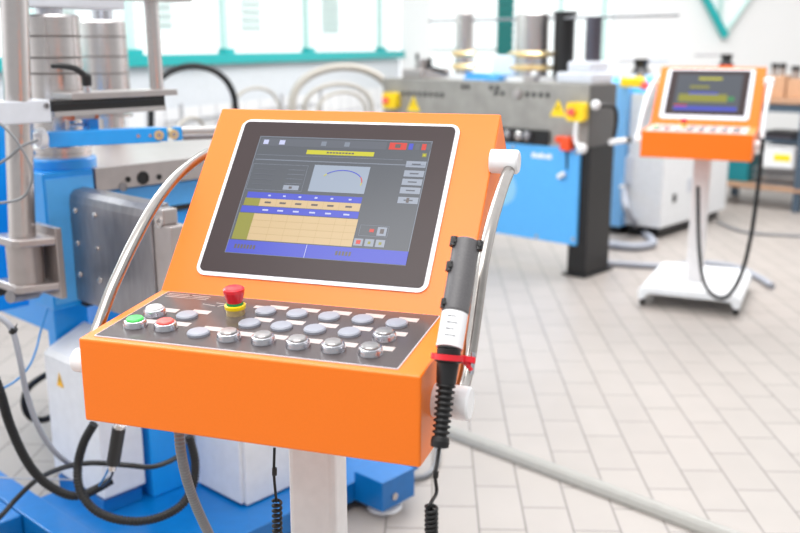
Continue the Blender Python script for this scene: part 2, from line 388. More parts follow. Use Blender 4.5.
if fwd.y > 0: fwd = -fwd
for t, rr in ((.05, .006), (.30, .0055), (.66, .004)):
    for sg in (-1, 1):
        if t > .1 and sg > 0: continue
        g = MB(); c = a+ax*(L*t)+side*(sg*.018)+fwd*.008
        g.cyl(c-ax*.007, c+ax*.007, rr, BLACK, n=14); g.cyl(c+fwd*.001, c+fwd*.0075, .003, BLACKM, n=10); hp(g, 'clamp_screw')
g = MB()
for k in range(4): c = a+ax*(L*(.78+.06*k))+fwd*.0183-side*.002; g.cyl(c-side*.008, c+side*(.004+.003*(k % 2)), .0007, GREYD, n=5)
hp(g, 'printed_lines')
e = a+ax*(L*1.05); e2 = xp(HX, 446, 384)
ax2 = (e2-e).normalized(); L2 = (e2-e).length
g = MB(); g.lathe([(0, 0), (.0165, 0), (.0165, .010), (.019, .010), (.019, .018), (.0155, .020), (.0135, L2), (0, L2)], e, ax2, BLACK, 28); hp(g, 'end_collar')
rc = e+ax2*.012
g = MB(); g.lathe([(.0195, -.004), (.0245, -.004), (.0245, .004), (.0195, .004)], rc, ax2, ERED, 28)
g.box(-.013, .008, -.012, .008, -.004, .004, ERED)
g.v[-8:] = [rc+side*(.03+.9*(p.x))*1.0+fwd*(p.y)+ax2*(p.z) for p in [Vector(q) for q in g.v[-8:]]]
g.cyl(rc+side*.022, rc+side*.034+ax2*.012, .004, ERED, n=12); hp(g, 'red_bracket')
g = MB(); g.cyl(rc+side*.034-ax2*.012, rc+side*.034+ax2*.018, .0035, CHROME, n=12); hp(g, 'bracket_screw')
# ribbed strain relief then the spiral cord
p0 = e2; p1 = xp(HX, 440.5, 438); pts = []; rs = []
for i in range(57):
    t = i/56; pts.append(p0.lerp(p1, t)+Vector((0, 0, 0))); rs.append(.0135*(1-.12*t)*(1 if i % 6 in (1, 2, 3) else .72))
g = MB().tube(pts, rs, BLACKR, 20); g.lathe([(.0, 0), (.012, 0), (.013, .004), (.0125, .012), (.006, .014)], p1, (p1-p0), BLACKR, 20); hp(g, 'strain_relief')
def coil(mb, p0, p1, R, r, turns, mt, n=8):
    ax = (p1-p0).normalized(); nr = ax.orthogonal().normalized(); bt = ax.cross(nr); N = int(turns*14); pts = []
    for i in range(N+1):
        a = 2*PI*turns*i/N; pts.append(p0.lerp(p1, i/N)+nr*R*math.cos(a)+bt*R*math.sin(a))
    mb.tube(pts, r, mt, n)
g = MB(); q = [xp(HX, 440, 440), xp(HX, 437.5, 460), xp(HX, 435, 475), xp(HX, 436.5, 492), xp(HX, 431, 503), xp(HX, 432, 510)]
g.tube(spline(q, 6), .0026, BLACKR, 10); g.cyl(xp(HX, 436, 471), xp(HX, 435.4, 478), .004, BLACK, n=10)
coil(g, xp(HX, 431.5, 506), xp(HX, 430, 700), .0072, .0026, 44, BLACKR); hp(g, 'spiral_cord')
tag(hc, 'black tubular hand controller with white label hanging on right rail of foreground console', 'hand controller')
# cord and conduit under the near console
g = MB(); u0 = [P(274.5, 448, 1.42), P(274, 470, 1.42), P(274.5, 482, 1.42), P(276.5, 502, 1.42)]; g.tube(spline(u0, 5), .0024, BLACKR, 9); g.cyl(P(274.5, 468, 1.42), P(274.5, 475, 1.42), .0042, BLACK, n=10)
coil(g, P(277, 500, 1.42), P(279, 720, 1.42), .0068, .0026, 46, BLACKR)
tag(g.build('spiral_cable'), 'thin black spiral cable hanging straight down below middle of foreground console', 'cable')
cable('ribbed_conduit', [P(179, 432, 1.4), P(181, 452, 1.4), P(187, 480, 1.42), P(197, 508, 1.45), P(212, 540, 1.5), P(232, 580, 1.55)], .0088, GREYD, 'grey ribbed conduit leaving underside of foreground console left of centre', 'conduit', 16, ribs=.0065)

# ================================================================== NEAR BENDING MACHINE
TH = math.atan2(.7375, .6753); A = Vector((.6753, .7375, 0)).normalized(); B = Vector((-A.y, A.x, 0))
def local(C): return lambda X: Vector(((X-C).dot(A), (X-C).dot(B), X.z))
def onV(C, v0, u, v):                      # local point on the machine's plane v = v0
    r = ray(u, v); t = ((C-CO).dot(B)+v0)/r.dot(B); return local(C)(CO+r*t)
def onU(C, u0, u, v):
    r = ray(u, v); t = ((C-CO).dot(A)+u0)/r.dot(A); return local(C)(CO+r*t)
C1 = Vector((-.882, 2.70, 0)); L1 = local(C1)
M1 = empty('bending_machine', C1, TH)
def part(mb, name, par=M1, bevel=0, label=None):
    o = mb.build(name, par, bevel)
    if label: o['label'] = label
    return o
g = MB(); g.box(-.17, -.014, 0, .115, .655, 1.052, BLUE); part(g, 'body_block', bevel=.004)
g = MB(); g.box(-.164, -.018, -.006, 0, .672, 1.035, BLUEL); part(g, 'front_cover', bevel=.002, label='lighter blue cover plate')
g = MB(); g.box(-.14, -.03, .065, .115, .10, .655, BLUE); part(g, 'body_column', bevel=.004)
g = MB(); g.lathe([(0, 1.045), (.098, 1.045), (.1, 1.05), (.1, 1.078), (.096, 1.082), (0, 1.082)], (-.055, .105, 0), (0, 0, 1), BLUE, 48); part(g, 'roller_flange')
g = MB(); g.box(-.008, 1.1, 0, .95, .983, 1.052, MILL); slab = part(g, 'steel_table', bevel=.002)
for px, py, rr in ((143, 178, .0165), (128, 179.5, .007), (159, 177, .007), (123, 187, .011)):
    q = onV(C1, 0, px, py); h = MB(); h.lathe([(rr*1.25, 0), (rr*1.25, .002), (rr, .002), (rr, .0005), (0, .0005)], (q.x, -.0005, q.z), (0, -1, 0), BLACKM if rr < .011 or rr > .012 else DARKST, 20)
    h.build('bolt_hole', slab)
g = MB(); g.box(.03, 1.05, .06, .9, .45, .965, BLUE); part(g, 'side_body', bevel=.004)
g = MB(); g.box(.5, .8, .3, .6, .0, .45, BLUED); part(g, 'rear_column', bevel=.004)
g = MB(); g.box(.05, 1.05, .045, .06, .90, .972, BLUEL); g.box(.05, 1.05, .05, .062, .88, .9, BLACKM); part(g, 'side_rail')
def roller(parent, c, r, z0, z1, neck, grooves, base=True, k=1):
    x, y = c; g = MB(); pr = [(0, z0), (r, z0)]
    for zg in sorted(grooves): pr += [(r, zg-.003), (r-.005, zg-.002), (r-.005, zg+.002), (r, zg+.003)]
    pr += [(r, z1-.006), (r-.006, z1), (0, z1)]
    g.lathe(pr, (x, y, 0), (0, 0, 1), STEEL, 48)
    for zg in grooves: g.lathe([(r-.0005, zg-.0028), (r+.0003, zg-.0014), (r+.0003, zg+.0014), (r-.0005, zg+.0028)], (x, y, 0), (0, 0, 1), mat('groove_shade_steel', (118, 112, 110), .5, .6), 48)  # darker rings paint the shade of the grooves into the colour
    o = g.build('forming_roller', parent)
    n = MB(); n.lathe([(neck, z1), (neck, z1+.09), (neck-.004, z1+.094), (0, z1+.094)], (x, y, 0), (0, 0, 1), CHROME, 28); n.build('roller_shaft', o)
    if base:
        b = MB(); b.lathe([(0, 1.082), (r*1.06, 1.082), (r*1.06, 1.094), (r*1.0, 1.096), (r*1.0, 1.102), (r*1.08, 1.104), (r*1.08, 1.112), (r*.7, 1.114), (r*.7, 1.135), (r*.9, 1.14), (r*.9, z0), (0, z0)], (x, y, 0), (0, 0, 1), STEEL, 40); b.build('roller_collar', o)
    return o
roller(M1, (-.047, .115), .0815, 1.165, 1.484, .037, (1.425, 1.366, 1.322))
r2 = roller(M1, (.455, .688), .081, 1.16, 1.487, .037, (1.43, 1.36, 1.30), False)
b = MB(); b.lathe([(0, 1.053), (.052, 1.053), (.052, 1.14), (.085, 1.142), (.085, 1.15), (.05, 1.152), (.05, 1.16), (0, 1.16)], (.455, .688, 0), (0, 0, 1), STEEL, 36); b.build('roller_collar', r2)
# thick steel bar reaching out to the right, riveted face
g = MB(); g.prism([(-.099, .675), (-.099, .965), (-.094, .985), (-.082, .998), (-.045, 1.003), (-.038, .99), (-.038, .675)], -.42, .025, 'y', DARKST)
bar = part(g, 'side_bar', bevel=.003)
for v_ in (-.035, -.143):
    for z_ in (.942, .848, .756):
        h = MB(); h.lathe([(0, 0), (.009, 0), (.008, .004), (.004, .006), (0, .0065)], (-.099, v_, z_), (-1, 0, 0), STEEL, 16); h.build('rivet', bar)
g = MB(); g.box(-.094, -.042, -.50, -.421, .68, .955, MILL); g.box(-.094, -.05, -.47, -.421, .955, .995, MILL); part(g, 'end_block', bevel=.004)
q = onU(C1, -.094, 164, 222); g = MB(); g.lathe([(.016, 0), (.016, .004), (.009, .004), (.008, .0), (0, 0)], (-.094, -.452, q.z-.002), (-1, 0, 0), STEEL, 20); part(g, 'end_bolt')
g = MB(); g.box(-.085, -.03, -.03, .04, .655, .69, BLACKM); g.box(-.094, -.05, .026, .034, .72, .96, BLACKM); part(g, 'bar_mount')
# post with bracket
pt, pb = L1(P(13, -40, 2.45)), L1(P(23, 255, 2.45))
g = MB(); g.tube([pb, pt], .0345, STEEL, 36); part(g, 'guide_post')
ctr = L1(P(25.5, 262, 2.45)); zt, zb = L1(P(25, 240, 2.45)).z, L1(P(25, 285, 2.45)).z
g = MB(); g.cyl((ctr.x, ctr.y, zb), (ctr.x, ctr.y, zt), .047, MILL, n=36); part(g, 'post_sleeve')
x1 = onV(C1, -.15, 58, 260).x
for zz in (zt, zb):
    g = MB(); g.prism([(ctr.x-.05, ctr.y-.035), (ctr.x-.035, ctr.y-.05), (x1, -.15), (x1, -.012), (ctr.x-.05, ctr.y+.09)], zz-.011, zz+.011, 'z', MILL); part(g, 'bracket_plate', bevel=.004)
g = MB(); g.box(x1-.003, x1+.015, -.155, -.008, zb-.035, zt+.035, MILL); part(g, 'bracket_flange', bevel=.002)
q = L1(P(41, 205, 2.62)); g = MB(); g.box(q.x-.012, q.x+.004, q.y-.01, q.y+.01, q.z-.05, q.z+.06, MILL); g.box(q.x+.004, q.x+.018, q.y-.012, q.y+.012, q.z-.06, q.z+.095, DARKST); part(g, 'latch', bevel=.002)
q0, q1 = L1(P(10, 297, 2.4)), L1(P(36, 292, 2.5)); g = MB(); g.cyl(q0, q1, .017, DARKST); g.cyl(q1, q1+(q1-q0).normalized()*.02, .01, STEEL); part(g, 'locking_pin')
q0, q1 = L1(P(-20, 296, 2.5)), L1(P(30, 284, 2.6)); g = MB(); g.tube([q0, q1], .014, BLACKM, 12); part(g, 'lower_arm')
# carriage above: grey block, black guide bar, thin plate, rod, lever
VB = -.10
def vb(px, py, v=VB): return onV(C1, v, px, py)
VF = ctr.y-.05; a, b_ = vb(-30, 102, VF), vb(52, 122, VF); g = MB(); g.box(a.x, b_.x, VF, VB+.07, b_.z, vb(25, 101, VF).z, LGREY); blk = part(g, 'clamp_block', bevel=.003)
q = vb(46, 105, VF); g = MB(); g.lathe([(.007, 0), (.007, .005), (.004, .005), (.003, .001), (0, .001)], (q.x, VF, q.z-.002), (0, -1, 0), DARKST, 16); g.build('hex_screw', blk)
a, b_ = vb(52.5, 101), vb(167, 113); zt_, zb_ = vb(52.5, 101).z, vb(52.5, 112).z
g = MB(); g.box(a.x, b_.x, VB+.005, VB+.08, zb_, zt_, BLACKM); g.box(a.x, b_.x-.004, VB+.002, VB+.08, zb_+.016, zb_+.022, BLACK); part(g, 'guide_bar', bevel=.002)
g = MB(); g.box(a.x+.005, b_.x, VB+.003, VB+.08, zb_-.014, zb_, STEEL); part(g, 'guide_strip')
a2, b2 = vb(72, 92), vb(178, 98); g = MB(); g.box(a2.x, b2.x, VB, VB+.12, zt_, zt_+.017, MILL); part(g, 'cover_plate', bevel=.0015)
q = vb(157, 92, VB+.05); g = MB(); g.cyl((q.x, VB+.05, zt_+.017), (q.x-.002, VB+.05, 1.72), .0205, STEEL, n=28); part(g, 'upright_rod')
a, b_ = onV(C1, .1, 20, 7), onV(C1, .1, 118, 7); g = MB(); g.box(a.x-.2, b_.x, .06, .16, a.z, a.z+.12, LGREY); part(g, 'top_beam', bevel=.004)
q = onV(C1, VB, 100, -2); g = MB(); g.box(q.x, q.x+.3, VB, VB+.1, q.z, q.z+.02, MILL); part(g, 'top_plate')
q = vb(91, 88); zl = zt_+.017; g = MB(); g.cyl((q.x, VB+.02, zl), (q.x, VB+.02, zl+.02), .009, CHROME); g.lathe([(.013, .018), (.014, .045), (.010, .052), (0, .053)], (q.x, VB+.02, zl), (0, 0, 1), BLACK, 20)
e_ = vb(53, 66); tip = Vector((e_.x, VB-.0, e_.z)); hh = Vector((q.x, VB+.02, zl+.043))
g.tube(spline([hh, hh.lerp(tip, .3)+Vector((0, 0, .012)), hh.lerp(tip, .7)+Vector((0, 0, .008)), tip], 5), [.0105-.0045*i/15 for i in range(16)], BLACK, 12); g.ball(tip, .0065, BLACK)
part(g, 'clamping_lever')
# blue arm under it
VA = -.07
pa = onV(C1, VA, 49, 140); pz = pa.z; pr_ = L1(G(171, 134.5, pz)); ad = (pr_-pa).normalized(); an = Vector((-ad.y, ad.x, 0)); AL = (pr_-pa).length
AM = Matrix((ad, an, Vector((0, 0, 1)))).transposed().to_4x4(); AM.translation = pa
g = MB(AM); g.box(0, AL-.03, 0, .045, -.021, .021, BLUE); arm = part(g, 'blue_arm', bevel=.003)
for t in (.72, .82): h = MB(AM); h.lathe([(.005, 0), (.005, .002), (0, .002)], (AL*t, 0, 0), (0, -1, 0), CHROME, 12); h.build('arm_screw', arm)
g = MB(AM); g.box(AL-.029, AL-.008, .008, .037, -.019, .019, BLUE); g.box(AL+.012, AL+.034, .008, .037, -.019, .019, BLUE)
for t in (-.035, .008): g.cyl((AL+t, -.004, 0), (AL+t, .05, 0), .0135, GOLD); g.cyl((AL+t, -.006, 0), (AL+t, -.002, 0), .006, CHROME)
part(g, 'joint')
g = MB(AM); g.cyl((AL+.035, .022, .004), (AL+.5, .022, -.005), .015, STEEL); g.box(AL+.04, AL+.5, .012, .03, -.02, -.006, DARKST); part(g, 'slide_rod')
g = MB(); a = onV(C1, .3, -40, 112); b_ = onV(C1, .3, 20, 205); g.box(a.x, b_.x, .3, .5, .6, a.z, BLUE); part(g, 'rear_housing', bevel=.004)
q = onV(C1, VA, 43, 139); g = MB(); g.lathe([(0, 0), (.015, 0), (.017, .012), (.026, .014), (.027, .03), (.018, .036), (0, .036)], (q.x-.018, VA+.02, q.z), (1, 0, 0), WHITEPL, 28); part(g, 'white_knob')
q = vb(86, 116, -.06); g = MB(); g.box(q.x-.04, q.x+.03, -.06, -.02, q.z-.008, q.z+.008, MILL); g.box(q.x-.045, q.x-.035, -.062, -.02, q.z-.01, q.z+.01, COPPER); g.box(q.x+.028, q.x+.038, -.062, -.02, q.z-.01, q.z+.01, COPPER); part(g, 'copper_clamp')
q = vb(92, 122, -.05); g = MB(); g.box(q.x-.03, q.x+.022, -.05, 0, q.z+.008, q.z+.016, BLUE); g.box(q.x-.008, q.x+.02, -.05, -.01, q.z-.03, q.z+.008, BLUE); g.cyl((q.x-.06, -.03, q.z-.008), (q.x-.008, -.03, q.z-.008), .005, CHROME); g.cyl((q.x-.063, -.03, q.z-.03), (q.x-.063, -.03, q.z+.012), .006, STEEL, n=14); part(g, 'spring_bracket')
# base on the floor
g = MB(); g.box(-.26, .74, -.60, .02, .03, .095, BLUED); part(g, 'base_plate', bevel=.003)
g = MB(); g.box(-.345, -.262, -.9, .75, .03, .102, BLUED); part(g, 'base_rail', bevel=.003)
g = MB(); g.box(-.95, -.347, -.05, .17, .03, .098, BLUED); part(g, 'outrigger', bevel=.003)
g = MB(); g.box(-.032, .085, -.235, -.12, .095, .66, BLUE); part(g, 'support_leg', bevel=.004)
g = MB(); g.box(-.185, -.06, -.22, .04, .095, .137, BLUED); part(g, 'floor_bracket', bevel=.002)
for px, py in ((105, 488), (123.5, 482)): q = L1(G(px, py, .1)); g = MB(); g.lathe([(.01, 0), (.01, .006), (0, .007)], (q.x, q.y, .10), (0, 0, 1), STEEL, 6); part(g, 'base_bolt')
g = MB(); g.box(.44, .585, -.72, -.601, .035, .13, BLUED); ft = part(g, 'foot_block', bevel=.002)
g = MB(); g.lathe([(0, 0), (.05, 0), (.055, .006), (.05, .014), (.02, .024), (.012, .035), (0, .035)], (.512, -.66, 0), (0, 0, 1), WHITEPL, 32); g.build('levelling_foot', ft)
q = onV(C1, -.72, 394, 496); g = MB(); g.lathe([(.0115, 0), (.0115, .006), (.006, .007), (0, .005)], (q.x, -.72, q.z), (0, -1, 0), STEEL, 16); g.build('foot_screw', ft)
for uu_, vv_ in ((-.3, -.8), (-.3, .7), (-.9, .06), (.66, -.3), (.5, .7)):
    g = MB(); g.cyl((uu_, vv_, 0), (uu_, vv_, .03), .04, BLACKR); part(g, 'rubber_pad')
tag(M1, 'large blue bending machine with steel rollers standing behind the foreground console', 'bending machine', 'blue roller bending machines')

# electrical cabinets on its base
E1 = empty('electrical_cabinet', C1+A*(-.19)+B*(-.235)+Vector((0, 0, .15)), TH)
g = MB(); g.prism([(0, 0), (0, .37), (.012, .385), (.135, .44), (.135, 0)], 0, .285, 'y', CABW); g.build('cabinet_body', E1, .004)
q = onU(C1, -.19, 60, 380); yv, zv = q.y+.235, q.z-.15
g = MB(); g.poly([(-.0015, yv+.019, zv-.02), (-.0015, yv-.021, zv-.02), (-.0015, yv, zv+.024)], YELO); g.poly([(-.0018, yv+.003, zv-.008), (-.0018, yv-.004, zv+.0), (-.0018, yv+.003, zv+.014)], BLACK); g.build('warning_triangle', E1)
g = MB(); g.box(.012, .12, .02, .265, -.012, 0, LGREY); g.build('mounting_rail', E1)
tag(E1, 'small light grey electrical cabinet with yellow warning triangle at left of foreground console', 'cabinet', 'light grey electrical cabinets')
E2 = empty('electrical_cabinet', C1+A*.105+B*(-.475)+Vector((0, 0, .1)), TH)
g = MB(); g.box(.0, .34, .0, .215, 0.004, .50, CABW); g.build('cabinet_body', E2, .004)
g = MB(); g.box(.012, .33, -.012, 0, .0, .50, CABW); g.build('cabinet_door', E2, .003)
tag(E2, 'light grey electrical cabinet with door edge seen below middle of foreground console, beside its pedestal', 'cabinet', 'light grey electrical cabinets')

# cables around the base
cable('corrugated_hose', [P(-12, 360, 2.05), P(0, 392, 2.05), P(10, 425, 2.08), P(25, 458, 2.1), P(42, 480, 2.12), P(65, 494, 2.14), P(82, 495, 2.16), P(100, 487, 2.2), P(112, 480, 2.22)], .0118, BLACKR, 'thick black corrugated hose swinging in from left edge beside the cabinet with warning triangle', 'hose', 14, ribs=.008)
cable('corrugated_hose', [P(94, 424, 2.1), P(84, 442, 2.1), P(78, 465, 2.1), P(80, 490, 2.08), P(95, 510, 2.06), P(120, 520, 2.05), P(150, 520, 2.06), P(178, 508, 2.1), P(192, 488, 2.14), P(195, 462, 2.15), P(189, 436, 2.15)], .0115, BLACKR, 'thick black corrugated hose hanging in a wide loop below foreground console', 'hose', 14, ribs=.008)
cable('black_cable', [P(-15, 530, 2.2), P(2, 515, 2.22), P(18, 497, 2.25), P(38, 479, 2.25), P(62, 468, 2.2), P(90, 463, 2.15), P(125, 465, 2.12), P(150, 467, 2.15), P(168, 462, 2.2), P(182, 454, 2.25)], .0068, BLACK, 'thinner black cable running across low in front of blue support leg')
cable('grey_cable', [P(-10, 312, 2.1), P(4, 320, 2.1), P(13, 332, 2.1), P(20, 360, 2.1), P(27, 395, 2.12), P(40, 430, 2.14), P(58, 455, 2.18), P(76, 467, 2.25)], .0072, GREYC, 'light grey cable with black tie curving down left of cabinet with warning triangle')
g = MB(); g.cyl(P(14.5, 328, 2.1), P(12, 333, 2.1), .009, BLACK, n=12); g.cyl(P(15.5, 327, 2.095), P(17, 324, 2.09), .0015, BLACK, n=6); g.build('cable_tie', bpy.data.objects['grey_cable'])
bpy.data.objects['cable_tie'].matrix_parent_inverse = Matrix.Translation(-bpy.data.objects['grey_cable'].location)
cable('blue_wire', [P(48, 308, 2.4), P(41, 330, 2.38), P(36, 350, 2.35), P(28, 368, 2.32), P(14, 382, 2.3), P(-5, 392, 2.28)], .0028, BWIRE, 'thin blue wire slanting down behind light grey cable at left edge', 'wire')
cable('black_loop_cable', [P(52, 417, 2.98), P(42, 420, 2.95), P(30, 417, 2.92), P(24, 404, 2.9), P(28, 388, 2.9), P(44, 376, 2.95), P(54, 374, 3.0)], .011, BLACKR, 'short black cable loop sticking out behind cabinet with warning triangle')
cable('grey_wire', [P(-5, 477, 2.4), P(20, 478.5, 2.4), P(50, 479, 2.4), P(76, 480, 2.42)], .0025, GREYC, 'thin pale grey wire lying across the blue base at left', 'wire')
g = MB(); g.cyl(P(119, 428, 2.0), P(113, 464, 2.0), .0155, BLACK, n=20); g.cyl(P(113, 464, 2.0), P(112, 470, 2.0), .009, STEEL); g.tube(spline([P(110, 466, 2.0), P(105, 476, 2.05), P(99, 486, 2.15)], 5), .0025, BWIRE, 8); g.tube(spline([P(114, 468, 2.0), P(110, 479, 2.05), P(102, 486, 2.15)], 5), .003, BLACK, 8)
g.cyl(P(121, 424, 2.0), P(119, 428, 2.0), .014, STEEL)
tag(g.build('cable_connector'), 'black cylindrical cable connector with steel ends hanging at lower left below foreground console', 'connector')
cable('thin_grey_cable', [P(-10, 168, 2.35), P(8, 158, 2.35), P(22, 146, 2.35), P(38, 140, 2.38)], .0038, GREYD, 'thin grey cable running to the white knob in front of steel post')
cable('thin_grey_cable', [P(-10, 118, 2.3), P(4, 127, 2.3), P(18, 143, 2.3), P(30, 165, 2.3), P(31, 183, 2.3), P(20, 199, 2.3), P(-10, 204, 2.3)], .0034, GREYD, 'thin grey cable in a round loop across the steel post')
g = MB(); g.box(.02, .11, -.03, .0, .0, .04, BLACKM); 
cable('floor_hose', [G(300, 500, .02), G(350, 488, .012), G(410, 479, .012), G(428, 474, .012), G(437, 462, .012), G(438, 445, .012)], .009, GREYD, 'thin dark grey hose lying on floor behind right corner of foreground console', 'hose')
# floor cable duct
d0, d1 = G(400, 415, 0), G(800, 566, 0); dd = (d1-d0).normalized(); dn = Vector((-dd.y, dd.x, 0)); g = MB()
prof = [(-.036, .0), (-.034, .010), (-.024, .022), (-.010, .028), (.010, .028), (.024, .022), (.034, .010), (.036, .0)]
n = len(prof); g.add([d0+dn*a+Vector((0, 0, z+.001)) for a, z in prof]+[d1+dn*a+Vector((0, 0, z+.001)) for a, z in prof], [tuple(range(n)), tuple(range(n, 2*n))[::-1]] + [(i, n+i, n+(i+1) % n, (i+1) % n) for i in range(n)], mat('duct_grey', (158, 156, 150), .35))
tag(g.build('floor_cable_duct'), 'long pale grey rounded cable duct lying diagonally on tiled floor', 'cable duct')

# ================================================================== SECOND BENDING MACHINE
C2 = Vector((1.11, 5.57, 0)); N2 = empty('bending_machine', C2, TH)
def p2(mb, name, bevel=0, label=None, par=None):
    o = mb.build(name, par or N2, bevel)
    if label: o['label'] = label
    return o
g = MB(); g.box(0, .30, -.012, 1.665, .803, 1.172, mat('cast_grey', (158, 155, 150), .45, .35, .12, 10)); slab2 = p2(g, 'steel_beam', .004)
g = MB(); g.box(.005, .295, -.024, -.013, .803, 1.165, mat('end_plate_grey', (96, 95, 94), .45, .3)); g.build('end_plate', slab2)
g = MB(); g.box(.01, .29, -.03, .10, .01, .80, BLACKM); g.box(-.02, .32, -.05, .12, 0, .012, BLACKM); p2(g, 'corner_leg', .003, 'black corner leg')
g = MB(); g.box(.03, .40, 1.5, 1.63, 0, .80, BLACKM); p2(g, 'corner_leg', .003)
g = MB(); g.box(-.012, .02, .03, 1.5, .195, .79, BLUEL); pn = p2(g, 'front_panel', .003)
g = MB(); g.box(-.016, -.012, .25, 1.5, .792, .885, BLACKM); g.box(-.006, .02, .115, .25, .79, .81, MILL); p2(g, 'dark_recess')
for k, v_ in enumerate((.64, .55, .46, .40)):
    g = MB(); g.lathe([(.028, 0), (.028, .03), (.012, .035), (0, .035)], (-.0165, v_, .845), (-1, 0, 0), DARKST if k % 2 else STEEL, 18); p2(g, 'adjusting_screw')
for v_, z_ in ((.05, .235), (.32, .215), (.05, .765), (.52, .765)):
    g = MB(); g.lathe([(.013, 0), (.011, .004), (0, .005)], (-.012, v_, z_), (-1, 0, 0), STEEL, 14); g.build('panel_screw', pn)
g = MB(); n = 40
for i, (vv, w) in enumerate(((.36, .028), (.328, .022), (.30, .03), (.265, .022), (.24, .022))):
    g.box(-.0145, -.012, vv-w/2, vv+w/2, .712, .742-.006*(i % 2), WHITEP)
g.box(-.014, -.012, .225, .375, .722, .728, WHITEP); o = g.build('panel_lettering', pn); o['label'] = 'white lettering on the blue panel'
g = MB(); g.lathe([(.115, .0), (.115, .002), (0, .002)], (-.012, .60, .50), (-1, 0, 0), mat('pale_blue_print', (140, 200, 235), .4), 40); g.build('panel_emblem', pn)
for v_ in [.28, .33, .38, .43, .62, .67] + [1.12+.05*i for i in range(8)]:
    g = MB(); g.lathe([(.016, 0), (.016, .002), (0, .002)], (0, v_, 1.098 if v_ < 1 else 1.07), (-1, 0, 0), BLACKM, 12); g.build('bolt_hole', slab2)
for v_ in (.66, .71, .94, .90): g = MB(); g.lathe([(.016, 0), (.016, .002), (0, .002)], (0, v_, 1.13), (-1, 0, 0), BLACKM, 12); g.build('bolt_hole', slab2)
g = MB(); g.lathe([(.03, 0), (.028, .02), (0, .022)], (0, .50, 1.10), (-1, 0, 0), MILL, 18); g.build('beam_boss', slab2)
def tri(v_, z_, s_=.055):
    g = MB(); g.prism([(v_-s_, z_-s_*.8), (v_+s_, z_-s_*.8), (v_, z_+s_*.95)], -.003, 0, 'x', YEL); o = g.build('warning_sign', slab2)
    h = MB(); h.prism([(v_-.012, z_-.02), (v_+.006, z_-.004), (v_-.004, z_+.026), (v_+.012, z_+.004), (v_, z_-.006)], -.0045, -.003, 'x', BLACK); h.build('warning_symbol', o)
tri(.2, 1.02, .058); tri(1.375, 1.0, .06)
def estop(v_, z_):
    g = MB(); g.prism([(v_+a*.06, z_+b*.055) for a, b in rrect(-1, 1, -1, 1, .35, 4)], -.055, 0, 'x', YEL); o = g.build('stop_box', slab2); o['label'] = 'yellow emergency stop box'
    h = MB(); h.lathe([(.012, 0), (.012, .01), (.024, .012), (.022, .028), (0, .03)], (-.055, v_+.015, z_), (-1, 0, 0), REDB, 20); h.build('stop_knob', o)
estop(.05, 1.01); estop(1.56, 1.02)
g = MB(); g.box(-.06, -.01, .33, .39, .93, .96, WHITEP)
q = [(-.04, .04, .965), (-.05, .04, .90), (-.06, .03, .84), (-.07, -.01, .80)]
g = MB(); g.tube(spline(q, 5), .013, WHITEP, 12); g.ball((-.07, -.02, .80), .032, WHITEP); p2(g, 'white_lever')
g = MB(); g.ball((-.03, -.075, 1.055), .028, WHITEP); g.tube(spline([(-.01, -.07, 1.05), (.1, -.12, 1.04), (.14, -.12, .96), (.12, -.12, .86)], 6), .012, BLACKM, 10); p2(g, 'black_lever')
g = MB(); g.cyl((.07, -.13, .835), (.22, -.14, .835), .017, WHITEP); g.cyl((.22, -.14, .835), (.26, -.145, .835), .02, BLACK); p2(g, 'side_grip')
g = MB(); g.box(-.06, 0, .075, .145, .775, .86, ORRED); g.box(-.055, 0, .145, .185, .82, .86, ORRED); p2(g, 'orange_switch', .01)
for v_ in (.13, .155): g = MB(); g.ball((-.03, v_, .63 if v_ < .14 else .615), .017, WHITEP); g.cyl((-.02, v_, .63), (-.0, v_, .63), .006, STEEL); p2(g, 'cable_gland')
g = MB(); g.cyl((-.018, .118, .77), (-.018, .112, .66), .006, BLACK, n=8); p2(g, 'short_cable')
# on top of the beam
def r2x(v_, r, z1, mt, rings=True):
    g = MB(); g.lathe([(0, 1.172), (r*1.7, 1.172), (r*1.7, 1.20), (r*.9, 1.205), (r*.9, 1.21), (0, 1.21)], (.22, v_, 0), (0, 0, 1), WHITEP, 28); b0 = p2(g, 'roller_base')
    g = MB(); g.lathe([(r, 1.21), (r, z1), (r-.01, z1+.006), (0, z1+.006)], (.22, v_, 0), (0, 0, 1), mt, 36); o = p2(g, 'forming_roller')
    if rings:
        for zz in (1.235, 1.32):
            h = MB(); h.lathe([(r, zz), (r*1.3, zz+.006), (r*1.45, zz+.02), (r*1.3, zz+.034), (r, zz+.04)], (.22, v_, 0), (0, 0, 1), GOLD, 32); h.build('brass_ring', o)
r2x(1.11, .062, 1.60, STEEL); r2x(.56, .105, 1.585, STEEL); 
g = MB(); g.cyl((.30, .37, 1.172), (.30, .37, 1.58), .065, BLACKM, n=28); g.cyl((.30, .37, 1.58), (.30, .37, 1.60), .075, BLACKM, n=28); p2(g, 'black_spindle')
g = MB(); g.cyl((.22, .11, 1.25), (.22, .11, 1.56), .048, mat('dark_grey_steel', (90, 88, 98), .35, .6), n=28); p2(g, 'side_spindle')
g = MB(); g.box(.05, .29, .0, .26, 1.172, 1.235, LGREY); g.box(.08, .28, .03, .2, 1.235, 1.30, LGREY); p2(g, 'spindle_block', .012)
g = MB(); g.cyl((.25, 1.45, 1.56), (.25, -.42, 1.56), .008, GREYD); p2(g, 'cross_bar')
g = MB(); g.box(.08, .4, 1.38, 1.56, 1.172, 1.235, MILL); g.cyl((.2, 1.47, 1.235), (.2, 1.47, 1.30), .045, MILL); g.cyl((.2, 1.52, 1.23), (.2, 1.52, 1.34), .012, BLACKM); g.cyl((.2, 1.40, 1.23), (.2, 1.40, 1.31), .014, BLACKM); g.cyl((.15, 1.38, 1.25), (.15, 1.22, 1.215), .014, BLACKM); p2(g, 'clamp_fixture', .01)
